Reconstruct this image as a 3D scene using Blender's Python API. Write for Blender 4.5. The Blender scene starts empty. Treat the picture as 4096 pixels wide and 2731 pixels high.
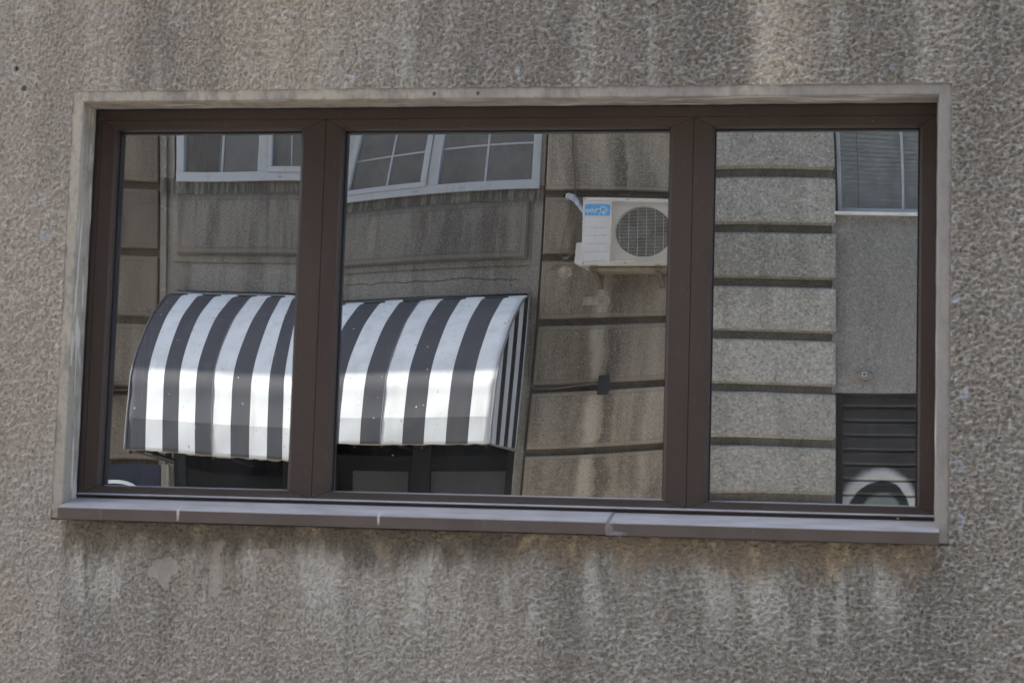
import bpy, bmesh, math, random
import numpy as np
from mathutils import Vector, Matrix
random.seed(7)
R = math.radians
S = bpy.context.scene
COL = S.collection

# ---------------------------------------------------------------- camera
EYE = Vector((2.70384, -6.4476, -1.58024))
cam_d = bpy.data.cameras.new('camera'); cam = bpy.data.objects.new('camera', cam_d); COL.objects.link(cam)
rt = Vector((0.98589922, 0.16468947, 0.02966658)); up = Vector((-0.01240813, -0.10484944, 0.9944107)); fw = Vector((-0.16687949, 0.98075684, 0.10132749))
M = Matrix((rt, up, -fw)).transposed().to_4x4(); M.translation = EYE
cam.matrix_world = M
cam_d.sensor_width = 36; cam_d.lens = 68.57; cam_d.clip_start = 0.05; cam_d.clip_end = 500
cam_d.dof.use_dof = True; cam_d.dof.focus_distance = 15.2; cam_d.dof.aperture_fstop = 9.0
S.camera = cam

# ---------------------------------------------------------------- sky, sun, exposure
TOSUN = Vector((-0.418, 0.090, 0.906)).normalized()
w = bpy.data.worlds.new('World'); S.world = w; w.use_nodes = True
nt = w.node_tree; nt.nodes.clear()
sky = nt.nodes.new('ShaderNodeTexSky'); sky.sky_type = 'NISHITA'; sky.sun_disc = False
sky.sun_elevation = math.asin(TOSUN.z); sky.sun_rotation = math.atan2(TOSUN.x, TOSUN.y)
sky.air_density = 1.2; sky.dust_density = 2.0; sky.ozone_density = 0.6
bg = nt.nodes.new('ShaderNodeBackground'); bg.inputs[1].default_value = 0.15
wo = nt.nodes.new('ShaderNodeOutputWorld')
nt.links.new(sky.outputs[0], bg.inputs[0]); nt.links.new(bg.outputs[0], wo.inputs[0])
sd = bpy.data.lights.new('sun', 'SUN'); sd.energy = 5.0; sd.angle = R(0.55); sd.color = (1, 0.95, 0.87)
so = bpy.data.objects.new('sun', sd); COL.objects.link(so)
so.rotation_euler = TOSUN.to_track_quat('Z', 'Y').to_euler(); so.location = (0, -4, 20)
S.view_settings.view_transform = 'Standard'; S.view_settings.look = 'None'
S.view_settings.exposure = 2.05; S.view_settings.gamma = 1
S.cycles.use_denoising = True
S.cycles.use_adaptive_sampling = True; S.cycles.adaptive_threshold = 0.02; S.cycles.time_limit = 900
S.cycles.max_bounces = 8; S.cycles.diffuse_bounces = 3; S.cycles.glossy_bounces = 6; S.cycles.transparent_max_bounces = 12

# ---------------------------------------------------------------- node helpers
class N:
    def __init__(s, name):
        s.m = bpy.data.materials.new(name); s.m.use_nodes = True
        s.t = s.m.node_tree; s.t.nodes.clear()
        s.out = s.n('OutputMaterial')
        s.co = s.n('TexCoord').outputs['Object']
        sp = s.n('SeparateXYZ'); s.l(s.co, sp.inputs[0]); s.x, s.y, s.z = sp.outputs
    def n(s, k): return s.t.nodes.new('ShaderNode' + k)
    def l(s, a, b): s.t.links.new(a, b)
    def put(s, v, sock):
        if isinstance(v, bpy.types.NodeSocket): s.l(v, sock)
        elif isinstance(v, (int, float)):
            try: sock.default_value = v
            except Exception: sock.default_value = (v, v, v, 1)
        else:
            v = tuple(v)
            sock.default_value = v if len(v) == len(sock.default_value) else v + (1,)
    def math(s, op, a, b=0.0, c=0.0, clamp=False):
        k = s.n('Math'); k.operation = op; k.use_clamp = clamp
        s.put(a, k.inputs[0]); s.put(b, k.inputs[1])
        if op in ('MULTIPLY_ADD', 'SMOOTH_MIN', 'SMOOTH_MAX'): s.put(c, k.inputs[2])
        return k.outputs[0]
    def add(s, a, b): return s.math('ADD', a, b)
    def sub(s, a, b): return s.math('SUBTRACT', a, b)
    def mul(s, a, b): return s.math('MULTIPLY', a, b)
    def scale(s, v, k):
        q = s.n('VectorMath'); q.operation = 'MULTIPLY'; s.put(v, q.inputs[0]); s.put(k, q.inputs[1]); return q.outputs[0]
    def vadd(s, v, k):
        q = s.n('VectorMath'); q.operation = 'ADD'; s.put(v, q.inputs[0]); s.put(k, q.inputs[1]); return q.outputs[0]
    def noise(s, sc, vec=None, det=3, rough=.55, dist=0.0, col=False, ty='FBM'):
        q = s.n('TexNoise'); q.noise_type = ty; s.l(vec if vec else s.co, q.inputs['Vector'])
        q.inputs['Scale'].default_value = sc; q.inputs['Detail'].default_value = det
        q.inputs['Roughness'].default_value = rough; q.inputs['Distortion'].default_value = dist
        return q.outputs['Color' if col else 0]
    def vor(s, sc, vec=None, feat='DISTANCE_TO_EDGE', rnd=1.0):
        q = s.n('TexVoronoi'); q.feature = feat; s.l(vec if vec else s.co, q.inputs['Vector'])
        q.inputs['Scale'].default_value = sc; q.inputs['Randomness'].default_value = rnd
        return q.outputs[0]
    def mr(s, v, a, b, c=0.0, d=1.0, smooth=True):
        q = s.n('MapRange'); q.interpolation_type = 'SMOOTHSTEP' if smooth else 'LINEAR'
        s.put(v, q.inputs[0])
        for i, k in enumerate((a, b, c, d)): s.put(k, q.inputs[i + 1])
        return q.outputs[0]
    def mix(s, f, a, b, mode='MIX'):
        q = s.n('Mix'); q.data_type = 'RGBA'; q.blend_type = mode
        s.put(f, q.inputs[0]); s.put(a, q.inputs[6]); s.put(b, q.inputs[7]); return q.outputs[2]
    def ramp(s, f, stops):
        q = s.n('ValToRGB'); s.put(f, q.inputs[0]); e = q.color_ramp.elements
        while len(e) < len(stops): e.new(0.5)
        for i, (p, c) in enumerate(stops):
            e[i].position = p; e[i].color = (c, c, c, 1) if isinstance(c, (int, float)) else tuple(c) + (1,)
        return q.outputs[0]
    def spot(s, x, z, rx, rz, soft=.35, wob=None):
        a = s.mul(s.sub(s.x, x), 1 / rx); b = s.mul(s.sub(s.z, z), 1 / rz)
        d = s.math('SQRT', s.add(s.mul(a, a), s.mul(b, b)))
        if wob is not None: d = s.add(d, wob)
        return s.mr(d, 1 - soft, 1 + soft, 1, 0)
    def bump(s, h, dist, strength=1.0, nrm=None):
        q = s.n('Bump'); q.inputs['Distance'].default_value = dist; q.inputs['Strength'].default_value = strength
        s.put(h, q.inputs['Height'])
        if nrm: s.l(nrm, q.inputs['Normal'])
        return q.outputs[0]
    def bsdf(s, color, rough=.85, metal=0.0, spec=.3, nrm=None):
        q = s.n('BsdfPrincipled'); s.put(color, q.inputs['Base Color']); s.put(rough, q.inputs['Roughness'])
        s.put(metal, q.inputs['Metallic']); s.put(spec, q.inputs['Specular IOR Level'])
        if nrm: s.l(nrm, q.inputs['Normal'])
        s.l(q.outputs[0], s.out.inputs[0]); return q

def simple(name, col, rough=.6, metal=0.0, spec=.4, var=.15, nsc=9, dirt=None):
    a = N(name)
    v = a.noise(nsc, det=5)
    c = a.mix(a.mr(v, .3, .7), [k * (1 - var) for k in col], [min(1, k * (1 + var)) for k in col])
    if dirt: c = a.mix(a.mr(a.noise(nsc * 1.7, a.scale(a.co, (1, 1, .3)), det=6), .55, .75, 0, dirt[1]), c, dirt[0])
    a.bsdf(c, a.mr(v, .2, .8, rough * .85, min(1, rough * 1.15)), metal, spec)
    return a.m

# ---------------------------------------------------------------- mesh helpers
class B:
    def __init__(s): s.bm = bmesh.new()
    def box(s, x0, x1, y0, y1, z0, z1, bev=0.0, seg=1, mi=0):
        b = bmesh.new(); bmesh.ops.create_cube(b, size=1)
        for v in b.verts:
            v.co = Vector(((x0 + x1) / 2 + v.co.x * (x1 - x0), (y0 + y1) / 2 + v.co.y * (y1 - y0), (z0 + z1) / 2 + v.co.z * (z1 - z0)))
        if bev: bmesh.ops.bevel(b, geom=b.edges[:], offset=bev, segments=seg, profile=.6, affect='EDGES')
        s.merge(b, mi); return s
    def merge(s, b, mi=0):
        mp = [s.bm.verts.new(v.co) for v in b.verts]; b.verts.index_update()
        for f in b.faces:
            try:
                g = s.bm.faces.new([mp[v.index] for v in f.verts]); g.material_index = mi
            except ValueError: pass
        b.free()
    def prism(s, pts, off, mi=0):
        """closed polygon pts (3D list) extruded by vector off"""
        a = [s.bm.verts.new(p) for p in pts]; o = Vector(off); b = [s.bm.verts.new(Vector(p) + o) for p in pts]
        n = len(a)
        for f in ([a[::-1], b] + [[a[i], a[(i + 1) % n], b[(i + 1) % n], b[i]] for i in range(n)]):
            g = s.bm.faces.new(f); g.material_index = mi
        return s
    def hexa(s, p):
        v = [s.bm.verts.new(q) for q in p]
        for f in ((0, 3, 2, 1), (4, 5, 6, 7), (0, 1, 5, 4), (1, 2, 6, 5), (2, 3, 7, 6), (3, 0, 4, 7)): s.bm.faces.new([v[i] for i in f])
        return s
    def tube(s, pts, r, n=8, mi=0, cap=True):
        pts = [Vector(p) for p in pts]; rings = []
        rr = r if isinstance(r, (list, tuple)) else [r] * len(pts)
        ref = Vector((0.31, 0.17, 0.93)).normalized()
        for i, p in enumerate(pts):
            t = (pts[min(i + 1, len(pts) - 1)] - pts[max(i - 1, 0)]).normalized()
            a = t.cross(ref)
            if a.length < .1: a = t.cross(Vector((1, 0, 0)))
            a.normalize(); b = t.cross(a)
            rings.append([s.bm.verts.new(p + rr[i] * (math.cos(k * 2 * math.pi / n) * a + math.sin(k * 2 * math.pi / n) * b)) for k in range(n)])
        for i in range(len(rings) - 1):
            for k in range(n):
                g = s.bm.faces.new([rings[i][k], rings[i][(k + 1) % n], rings[i + 1][(k + 1) % n], rings[i + 1][k]]); g.material_index = mi; g.smooth = n > 5
        if cap:
            for q in (rings[0][::-1], rings[-1]): s.bm.faces.new(q).material_index = mi
        return s
    def disc_ring(s, c, r0, r1, y0, y1, n=64, mi=0):
        """ring (or disc when r0==0) in xz plane, thickness y0..y1"""
        def circ(r, y): return [s.bm.verts.new((c[0] + r * math.cos(2 * math.pi * k / n), y, c[1] + r * math.sin(2 * math.pi * k / n))) for k in range(n)]
        o0, o1 = circ(r1, y0), circ(r1, y1)
        if r0 > 0: i0, i1 = circ(r0, y0), circ(r0, y1)
        for k in range(n):
            j = (k + 1) % n
            s.bm.faces.new([o0[k], o0[j], o1[j], o1[k]])
            if r0 > 0:
                s.bm.faces.new([i0[j], i0[k], i1[k], i1[j]])
                s.bm.faces.new([o1[k], o1[j], i1[j], i1[k]]); s.bm.faces.new([o0[j], o0[k], i0[k], i0[j]])
        if r0 <= 0: s.bm.faces.new(o1); s.bm.faces.new(o0[::-1])
        for f in s.bm.faces: f.material_index = mi if mi else f.material_index
        return s
    def build(s, name, mats, parent=None, smooth=False):
        bmesh.ops.recalc_face_normals(s.bm, faces=s.bm.faces)
        me = bpy.data.meshes.new(name); s.bm.to_mesh(me); s.bm.free()
        for m in (mats if isinstance(mats, (list, tuple)) else [mats]): me.materials.append(m)
        if smooth: me.shade_smooth()
        return link(name, me, parent)

def origin_of(p):
    v = Vector((0, 0, 0))
    while p is not None: v += p.location; p = p.parent
    return v
def link(name, data, parent=None):
    o = bpy.data.objects.new(name, data); COL.objects.link(o)
    if parent is not None: o.parent = parent; o.location = -origin_of(parent)
    return o
def tag(o, label=None, cat=None, group=None, kind=None):
    for k, v in (('label', label), ('category', cat), ('group', group), ('kind', kind)):
        if v: o[k] = v
    return o
def thing(name, loc, label, cat, group=None):
    o = bpy.data.objects.new(name, None); COL.objects.link(o); o.location = loc; o.empty_display_size = .2
    return tag(o, label, cat, group)

GZ = -3.23            # street level
YF = -8.82            # plane of the opposite front
def F(d): return YF + d

# ---------------------------------------------------------------- materials: near wall
a = N('roughcast_stucco')
warp = a.scale(a.noise(40, det=3, rough=.65, col=True), (.018, .018, .018))
wv = a.vadd(a.co, warp)
big = a.noise(34, a.scale(wv, (1.1, 1, .8)), det=4, rough=.62)
fine = a.noise(210, det=4, rough=.65)
gate = a.mr(a.noise(27, a.vadd(a.co, (5, 2, 1)), det=2), .38, .62)
lo = a.noise(1.3, a.vadd(a.co, (9, 3, 4)), det=3)
# crests come and go so that no closed cells show
f1 = a.n('TexVoronoi'); f1.feature = 'SMOOTH_F1'; f1.inputs['Scale'].default_value = 68; f1.inputs['Smoothness'].default_value = .18; a.l(a.scale(wv, (.86, 1, 1.16)), f1.inputs['Vector'])
f2 = a.n('TexVoronoi'); f2.feature = 'SMOOTH_F1'; f2.inputs['Scale'].default_value = 78; f2.inputs['Smoothness'].default_value = .2; a.l(a.scale(wv, (1.12, 1, .86)), f2.inputs['Vector'])
gsel = a.mr(a.add(a.noise(9, a.vadd(a.co, (5, 2, 1)), det=2), a.mul(a.sub(a.x, 1.6), -.12)), .42, .58)
cell = a.add(a.mul(a.sub(1.0, gsel), f1.outputs[0]), a.mul(gsel, f2.outputs[0]))
nh = a.noise(64, a.scale(wv, (.85, 1, 1.15)), det=6, rough=.68)
nl = a.noise(150, a.scale(a.co, (.8, 1, 1.3)), det=3, rough=.6)
mixh = a.add(a.mul(cell, .42), a.add(a.mul(nh, .75), a.mul(nl, .18)))
crest = a.mul(a.mr(mixh, .64, .86), a.mr(a.x, 0, 2.4, .65, 1, False))
bare = a.spot(.42, -1.71, .052, .062, .10, a.mul(a.sub(a.noise(16, det=5, rough=.6), .5), 5.0))
bare = a.math('MAXIMUM', bare, a.spot(.60, -1.715, .030, .08, .10, a.mul(a.sub(a.noise(17, a.vadd(a.co, (3, 1, 1)), det=5), .5), 4.0)))
bare = a.math('MAXIMUM', bare, a.spot(.79, -1.65, .022, .018, .12, a.mul(a.sub(a.noise(15, a.vadd(a.co, (7, 1, 1)), det=3), .5), 1.6)))
relief = a.mr(a.x, -.2, 3.2, .8, 1.15, False)
h = a.add(a.mul(a.mr(mixh, .40, 1.0, 0, 1, False), 1.25), a.add(a.mul(big, .12), a.mul(fine, .14)))
h = a.mul(a.mul(h, relief), a.sub(1.0, a.mul(bare, .85)))
# tone along x: the wash of dirt above and below the window
def tone(stops, seedv):
    f = a.mr(a.add(a.x, a.mul(a.sub(a.noise(4.5, a.vadd(a.scale(a.co, (1, 1, .25)), seedv), det=4), .5), .14)), -.5, 3.5, 0, 1, False)
    return a.ramp(f, [((x + .5) / 4, 1 + (v - 1) * 1.25) for x, v in stops])
top = tone([(-.3, .96), (.1, 1.02), (.38, .84), (.62, .98), (.74, 1.14), (.86, 1.08), (1.1, .95), (1.3, .88), (1.5, .74), (1.7, .74), (1.9, .80), (2.12, .86), (2.28, .68), (2.38, .74), (2.45, 1.28), (2.55, 1.16), (2.68, .84), (2.9, .78), (3.03, .95), (3.12, .80), (3.35, .80)], (1, 1, 1))
bot = tone([(-.3, .96), (-.02, 1.05), (.035, 1.12), (.06, .86), (.3, .88), (.6, .98), (.9, 1.02), (1.2, 1.03), (1.5, 1.04), (1.62, 1.0), (1.8, .82), (1.92, .84), (2.02, 1.0), (2.25, .86), (2.5, .88), (2.8, .80), (3.0, .76), (3.2, .88), (3.4, .98)], (4, 2, 7))
side = a.mr(a.x, .05, .0, 0, 1); side_r = a.mr(a.x, 3.0, 3.06, 0, 1)
upper = a.mr(a.z, -.9, -.1)
tn = a.mix(upper, bot, top)
streak = a.noise(9, a.scale(a.co, (1, 1, .12)), det=5, rough=.6)
blot = a.noise(2.2, det=5, rough=.6)
col = a.mix(a.mr(blot, .3, .7), (.545, .490, .420), (.595, .525, .445))
warm = a.mul(a.mr(a.x, 1.15, .55), a.mr(a.noise(1.6, a.vadd(a.co, (2, 2, 8)), det=3), .4, .62))
col = a.mix(a.mul(warm, .5), col, (.56, .465, .375))
ylw = a.math('MAXIMUM', a.mul(a.spot(2.48, .2, .13, 1.2, .5), upper), a.mul(a.spot(.75, .25, .28, .7, .5), .8))
col = a.mix(a.mul(ylw, .65), col, (.62, .53, .42))
col = a.mix(1.0, col, tn, 'MULTIPLY')
col = a.mix(a.mr(streak, .35, .75, 0, .28), col, a.mix(1.0, col, (.70, .70, .70), 'MULTIPLY'))
# hollows darkened for dirt and relief, crests painted pale for skylight and wear
col = a.mix(a.mul(crest, .55), a.mix(1.0, col, (.80, .78, .76), 'MULTIPLY'), a.mix(.55, col, (.70, .665, .61)))
col = a.mix(a.mr(fine, .52, .75, 0, .5), col, (.64, .60, .55))
col = a.mix(a.mr(fine, .46, .28, 0, .42), col, (.11, .10, .09))
sk2 = a.noise(3.4, a.scale(a.vadd(a.co, (11, 0, 3)), (1, 1, .10)), det=5, rough=.6)
sk3 = a.noise(8, a.scale(a.vadd(a.co, (21, 0, 3)), (1, 1, .12)), det=4, rough=.6)
midw = a.mul(a.mr(a.x, .05, .12), a.mr(a.x, 3.05, 2.95))
abv = a.mr(a.z, -.5, -.3)
col = a.mix(a.mul(a.mul(abv, a.mr(sk2, .56, .42)), .40), col, a.mix(1.0, col, (.60, .60, .60), 'MULTIPLY'))
col = a.mix(a.mul(a.mul(abv, a.mr(sk3, .52, .64)), .38), col, (.62, .57, .485))
blw = a.mul(a.sub(1.0, abv), midw)
fade = a.mr(a.z, a.add(-2.25, a.mul(sk2, .6)), -1.75)
col = a.mix(a.mul(a.mul(blw, a.mul(fade, a.mr(sk3, .49, .58))), .6), col, (.68, .62, .54))
col = a.mix(a.mul(a.mul(blw, a.mr(sk3, .47, .36)), .42), col, a.mix(1.0, col, (.62, .62, .62), 'MULTIPLY'))
# run-off stains hanging below the sill
drip = a.noise(7, a.scale(a.vadd(a.co, (3, 0, 0)), (1, 1, .1)), det=4, rough=.7)
edge = a.add(-1.65, a.mul(a.sub(drip, .5), -.36))
under = a.mul(a.mul(a.mr(a.z, a.sub(edge, .045), a.add(edge, .045)), a.mr(a.x, .02, .07)), a.mul(a.mr(a.x, 3.04, 2.98), a.mr(a.z, -1.5, -1.52)))
patches = a.mr(a.noise(8, a.scale(a.vadd(a.co, (8, 0, 2)), (1, 1, .6)), det=6, rough=.7), .5, .66)
ucol = a.mix(patches, (.20, .165, .13), (.42, .335, .245))
ucol = a.mix(a.mr(a.x, 1.55, 1.75), ucol, a.mix(a.mr(patches, 0, 1), (.34, .262, .195), (.62, .47, .325)))
ucol = a.mix(a.mr(a.noise(60, det=3), .56, .68, 0, .5), ucol, (.30, .28, .12))
col = a.mix(a.mul(under, .9), col, ucol)
col = a.mix(a.mul(bare, .5), col, a.mix(a.mr(a.noise(30, det=4), .35, .65), (.34, .30, .262), (.42, .365, .315)))
for (x, z, rx, rz) in ((.415, -1.70, .03, .025),):
    col = a.mix(a.mul(a.spot(x, z, rx, rz, .5), .3), col, (.22, .21, .21))
wob = a.mul(a.sub(a.noise(70, det=4), .5), 2.4)
for (x, z, rx, rz) in ((1.015, -.005, .012, .022), (1.60, .012, .010, .024), (.53, .02, .008, .016), (.005, -.32, .012, .022), (-.075, -.56, .018, .02), (.0, -.75, .009, .014), (3.065, -.76, .02, .012), (3.10, -1.07, .02, .02), (3.08, -1.30, .02, .03), (3.09, -1.48, .014, .03), (2.86, .02, .006, .02)):
    col = a.mix(a.mul(a.spot(x, z, rx * .8, rz * .8, .5, wob), .6), col, (.52, .54, .58))
hole = a.math('MAXIMUM', a.spot(-.219, .043, .0075, .0075, .25), a.spot(-.187, -.028, .0075, .0075, .25))
halo = a.math('MAXIMUM', a.spot(-.215, .036, .022, .018, .6), a.spot(-.192, -.034, .02, .016, .6))
col = a.mix(a.mul(halo, .5), col, (.55, .52, .48)); col = a.mix(hole, col, (.02, .018, .015))
q = a.bsdf(col, .95, spec=.12, nrm=a.bump(fine, .0035, .7))
dn = a.n('Displacement'); dn.inputs['Midlevel'].default_value = .62; dn.inputs['Scale'].default_value = .0150
a.l(a.sub(h, a.mul(hole, 2.0)), dn.inputs['Height']); a.l(dn.outputs[0], a.out.inputs[2])
a.m.displacement_method = 'BOTH'
M_STUCCO = a.m

a = N('smooth_plaster')
b1 = a.noise(3, a.scale(a.co, (1, 1, .6)), det=5); b2 = a.noise(60, det=5, rough=.7)
c = a.mix(a.mr(b1, .38, .62), (.265, .24, .212), (.40, .35, .288))
c = a.mix(a.mr(a.noise(1.5, a.vadd(a.co, (3, 4, 1)), det=4), .5, .66, 0, .6), c, (.33, .27, .24)); c = a.mix(a.mul(a.mr(a.x, 1.35, 1.0), .5), c, (.47, .40, .31))
c = a.mix(a.mul(a.mr(a.x, 1.25, 1.9), .55), c, (.33, .29, .26))
c = a.mix(a.mul(a.mr(a.x, 2.55, 2.4), a.mul(a.mr(a.x, 2.25, 2.35), .7)), c, (.50, .43, .33))
c = a.mix(a.mr(b2, .5, .72, 0, .5), c, (.17, .15, .14)); c = a.mix(a.mr(a.noise(14, a.scale(a.co, (1, 1, .5)), det=6, rough=.7), .46, .64, 0, .7), c, (.20, .177, .155))
for x in (1.309, 1.462): c = a.mix(a.spot(x, -.061, .006, .007, .4), c, (.08, .07, .07))
# pale noise streaks painted for light thrown up onto the lintel underside
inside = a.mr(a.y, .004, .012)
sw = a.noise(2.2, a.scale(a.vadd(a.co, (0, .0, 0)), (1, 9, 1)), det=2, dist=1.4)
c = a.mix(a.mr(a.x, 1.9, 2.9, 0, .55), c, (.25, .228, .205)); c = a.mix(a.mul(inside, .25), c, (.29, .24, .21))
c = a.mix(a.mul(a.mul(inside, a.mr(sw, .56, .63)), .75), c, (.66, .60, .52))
# darker where the reveal meets the frame
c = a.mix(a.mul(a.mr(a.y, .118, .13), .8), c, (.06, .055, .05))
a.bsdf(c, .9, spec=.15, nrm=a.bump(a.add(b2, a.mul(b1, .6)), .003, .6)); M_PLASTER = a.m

a = N('brown_coated_aluminium')
v = a.noise(2.5, a.scale(a.co, (1, 1, .4)), det=6)
c = a.mix(a.mr(v, .3, .7), (.046, .0305, .0245), (.060, .041, .033))
dust = a.mr(a.noise(45, a.scale(a.co, (1, 1, .35)), det=6, rough=.7), .55, .8, 0, .16)
c = a.mix(dust, c, (.22, .20, .19))
c = a.mix(a.mul(a.mr(a.z, -1.42, -1.49), .22), c, (.20, .18, .17))
specks = a.noise(90, det=2); c = a.mix(a.mr(specks, .765, .79, 0, .7), c, (.42, .38, .32))
a.bsdf(c, a.mr(v, .3, .7, .45, .6), spec=.3); M_FRAME = a.m
a = N('weathered_sill_metal')
v = a.noise(5, a.scale(a.co, (1, 1, .4)), det=6); nx = a.n('NewGeometry').outputs['Normal']
sp = a.n('SeparateXYZ'); a.l(nx, sp.inputs[0])
c = a.mix(a.mr(v, .3, .7), (.085, .062, .052), (.105, .08, .068))
dusty = a.mul(a.mr(sp.outputs[2], .3, .8), a.mr(a.noise(16, a.scale(a.co, (.4, 1, 1)), det=6), .25, .7, .65, 1))
c = a.mix(dusty, c, (.37, .345, .33))
c = a.mix(a.mr(a.noise(30, a.scale(a.co, (1, 1, .1)), det=5), .6, .75, 0, .3), c, (.2, .18, .165))
wb = a.mul(a.sub(a.noise(80, det=3), .5), 1.8)
for x, rx in ((.477, .0045), (1.179, .004)): c = a.mix(a.mul(a.spot(x, -1.522, rx, .022, .4, wb), .75), c, (.55, .53, .44))
c = a.mix(a.mul(a.spot(1.955, -1.53, .010, .03, .4, wb), .4), c, (.30, .29, .30))
c = a.mix(a.mul(a.spot(1.985, -1.548, .022, .006, .5, wb), .35), c, (.38, .38, .42))
a.bsdf(c, a.mr(v, .3, .7, .5, .65), spec=.4, nrm=a.bump(a.noise(3, det=2), .01, .25)); M_SILL = a.m
M_GASKET = simple('black_rubber_gasket', (.012, .013, .020), .5)
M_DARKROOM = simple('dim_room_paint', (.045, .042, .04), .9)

a = N('reflective_window_glass')
g = a.n('BsdfGlossy'); g.inputs['Roughness'].default_value = .0; g.inputs['Color'].default_value = (.97, .98, 1, 1)
tr = a.n('BsdfTransparent'); tr.inputs[0].default_value = (.85, .80, .74, 1)
fr = a.n('Fresnel'); fr.inputs['IOR'].default_value = 1.5
mx = a.n('MixShader'); a.l(a.math('MULTIPLY_ADD', fr.outputs[0], .4, .62, clamp=True), mx.inputs[0])
a.l(tr.outputs[0], mx.inputs[1]); a.l(g.outputs[0], mx.inputs[2])
df = a.n('BsdfDiffuse'); df.inputs[0].default_value = (.55, .53, .50, 1)
m2 = a.n('MixShader'); sm = a.noise(3, a.scale(a.co, (1, 1, .25)), det=5)
low = a.mul(a.mr(a.z, -1.40, -1.43), .5)
wipe = a.noise(1.6, a.scale(a.vadd(a.co, (2, 0, 1)), (1, 1, .9)), det=5, rough=.6, dist=1.2)
run = a.noise(28, a.scale(a.co, (1, 1, .03)), det=3)
film = a.add(a.add(a.mr(sm, .3, .8, .004, .035), a.add(a.mr(wipe, .5, .7, 0, .02), a.mr(run, .66, .78, 0, .05))), a.add(a.mr(a.noise(110, det=1), .795, .82, 0, .5), low))
a.l(film, m2.inputs[0]); a.l(mx.outputs[0], m2.inputs[1]); a.l(df.outputs[0], m2.inputs[2]); a.l(m2.outputs[0], a.out.inputs[0])
M_MIRROR = a.m

# ---------------------------------------------------------------- near building
house = thing('stucco_building', (1.5, .2, GZ), 'grey brown roughcast building wall with a wide three pane brown metal window', 'building')
# dense sheet of stucco round the window; hole = outer edge of the plaster surround
GX0, GX1, GZ0, GZ1, ST = -.50, 3.50, -2.30, .50, .0042
xs = np.concatenate([np.arange(GX0, 0, ST), np.linspace(0, 3.05, int(3.05 / ST)), np.arange(3.05 + ST, GX1, ST)])
zs = np.concatenate([np.arange(GZ0, -1.556, ST), np.linspace(-1.556, -.0416, int(1.5144 / ST)), np.arange(-.0416 + ST, GZ1, ST)])
X, Z = np.meshgrid(xs, zs); nx_, nz_ = len(xs), len(zs)
V = np.stack([X.ravel(), np.zeros(X.size), Z.ravel()], 1)
ii, jj = np.meshgrid(np.arange(nx_ - 1), np.arange(nz_ - 1))
cxm = (xs[ii] + xs[ii + 1]) / 2; czm = (zs[jj] + zs[jj + 1]) / 2
keep = ~((cxm > 0) & (cxm < 3.05) & (czm > -1.556) & (czm < -.0416))
i0 = (jj * nx_ + ii)[keep]
Q = np.stack([i0, i0 + 1, i0 + nx_ + 1, i0 + nx_], 1)
used = np.unique(Q); rem = np.full(len(V), -1); rem[used] = np.arange(len(used)); V = V[used]; Q = rem[Q]
me = bpy.data.meshes.new('wall'); me.vertices.add(len(V)); me.vertices.foreach_set('co', V.ravel())
me.loops.add(Q.size); me.loops.foreach_set('vertex_index', Q.ravel()); me.polygons.add(len(Q))
me.polygons.foreach_set('loop_start', np.arange(0, Q.size, 4)); me.update(calc_edges=True)
me.polygons.foreach_set('use_smooth', np.ones(len(Q), bool)); me.materials.append(M_STUCCO)
bmw = B()
# body of the wall behind and beyond the fine sheet
for (x0, x1, z0, z1) in ((-9, GX0 + .02, GZ, 11), (GX1 - .02, 11, GZ, 11), (GX0 + .02, GX1 - .02, GZ1 - .02, 11), (GX0 + .02, GX1 - .02, GZ, GZ0 + .02)):
    bmw.box(x0, x1, .004, .34, z0, z1)
for (x0, x1, z0, z1) in ((GX0 + .02, .03, GZ0 + .02, GZ1 - .02), (3.017, GX1 - .02, GZ0 + .02, GZ1 - .02), (.03, 3.017, -.07, GZ1 - .02), (.03, 3.017, GZ0 + .02, -1.50)):
    bmw.box(x0, x1, .014, .34, z0, z1)
wall_back = bmw.build('wall_core', M_PLASTER, house)
wall = link('wall', me, house)
b = B(); b.box(-9, 11, -.55, .4, 11, 11.25, .02); b.box(-9, 11, -.3, .4, 10.75, 11, .01); b.box(-9, 11, -.5, 3, 11.25, 11.5)
b.build('eaves', M_PLASTER, house)
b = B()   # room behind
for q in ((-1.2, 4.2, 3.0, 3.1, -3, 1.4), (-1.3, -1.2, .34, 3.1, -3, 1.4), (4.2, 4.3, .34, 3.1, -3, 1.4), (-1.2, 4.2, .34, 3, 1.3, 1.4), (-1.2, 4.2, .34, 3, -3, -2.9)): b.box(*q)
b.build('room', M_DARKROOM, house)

# plaster surround: L sections mitred at the corners, rounded arris
OL, OR_, OT, OB = .0381, 3.009, -.0784, -1.5
def sect(n_arc=5, rr=.006):
    # (across, depth) from outer edge to inner edge then into the reveal
    p = [(0, .014), (0, -.003)]
    p += [(1 - 0, 0)]
    return p
b = B()
def strip_profile(wd):
    """points (t across from outer edge 0..wd, y)"""
    p = [(-.006, .02), (-.006, .003), (.004, .0022)]
    rr = .005
    for k in range(5):
        th = math.pi / 2 * k / 4
        p.append((wd - rr + rr * math.sin(th), .0022 + rr - rr * math.cos(th)))
    p.append((wd, .16))
    return p
def ring(path_fn, prof, nseg):
    rows = []
    for k in range(nseg + 1):
        rows.append([b.bm.verts.new(path_fn(k / nseg, t, y)) for t, y in prof])
    for r0, r1_ in zip(rows, rows[1:]):
        for i in range(len(prof) - 1): b.bm.faces.new([r0[i], r0[i + 1], r1_[i + 1], r1_[i]])
def wv_(s_, k): return .0005 * math.sin(s_ * 23 + k) +   .0004 * math.sin(s_ * 57 + 2 * k)
PL = strip_profile(OL); PR = strip_profile(3.05 - OR_); PT = strip_profile(-.0416 - OT)
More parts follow.
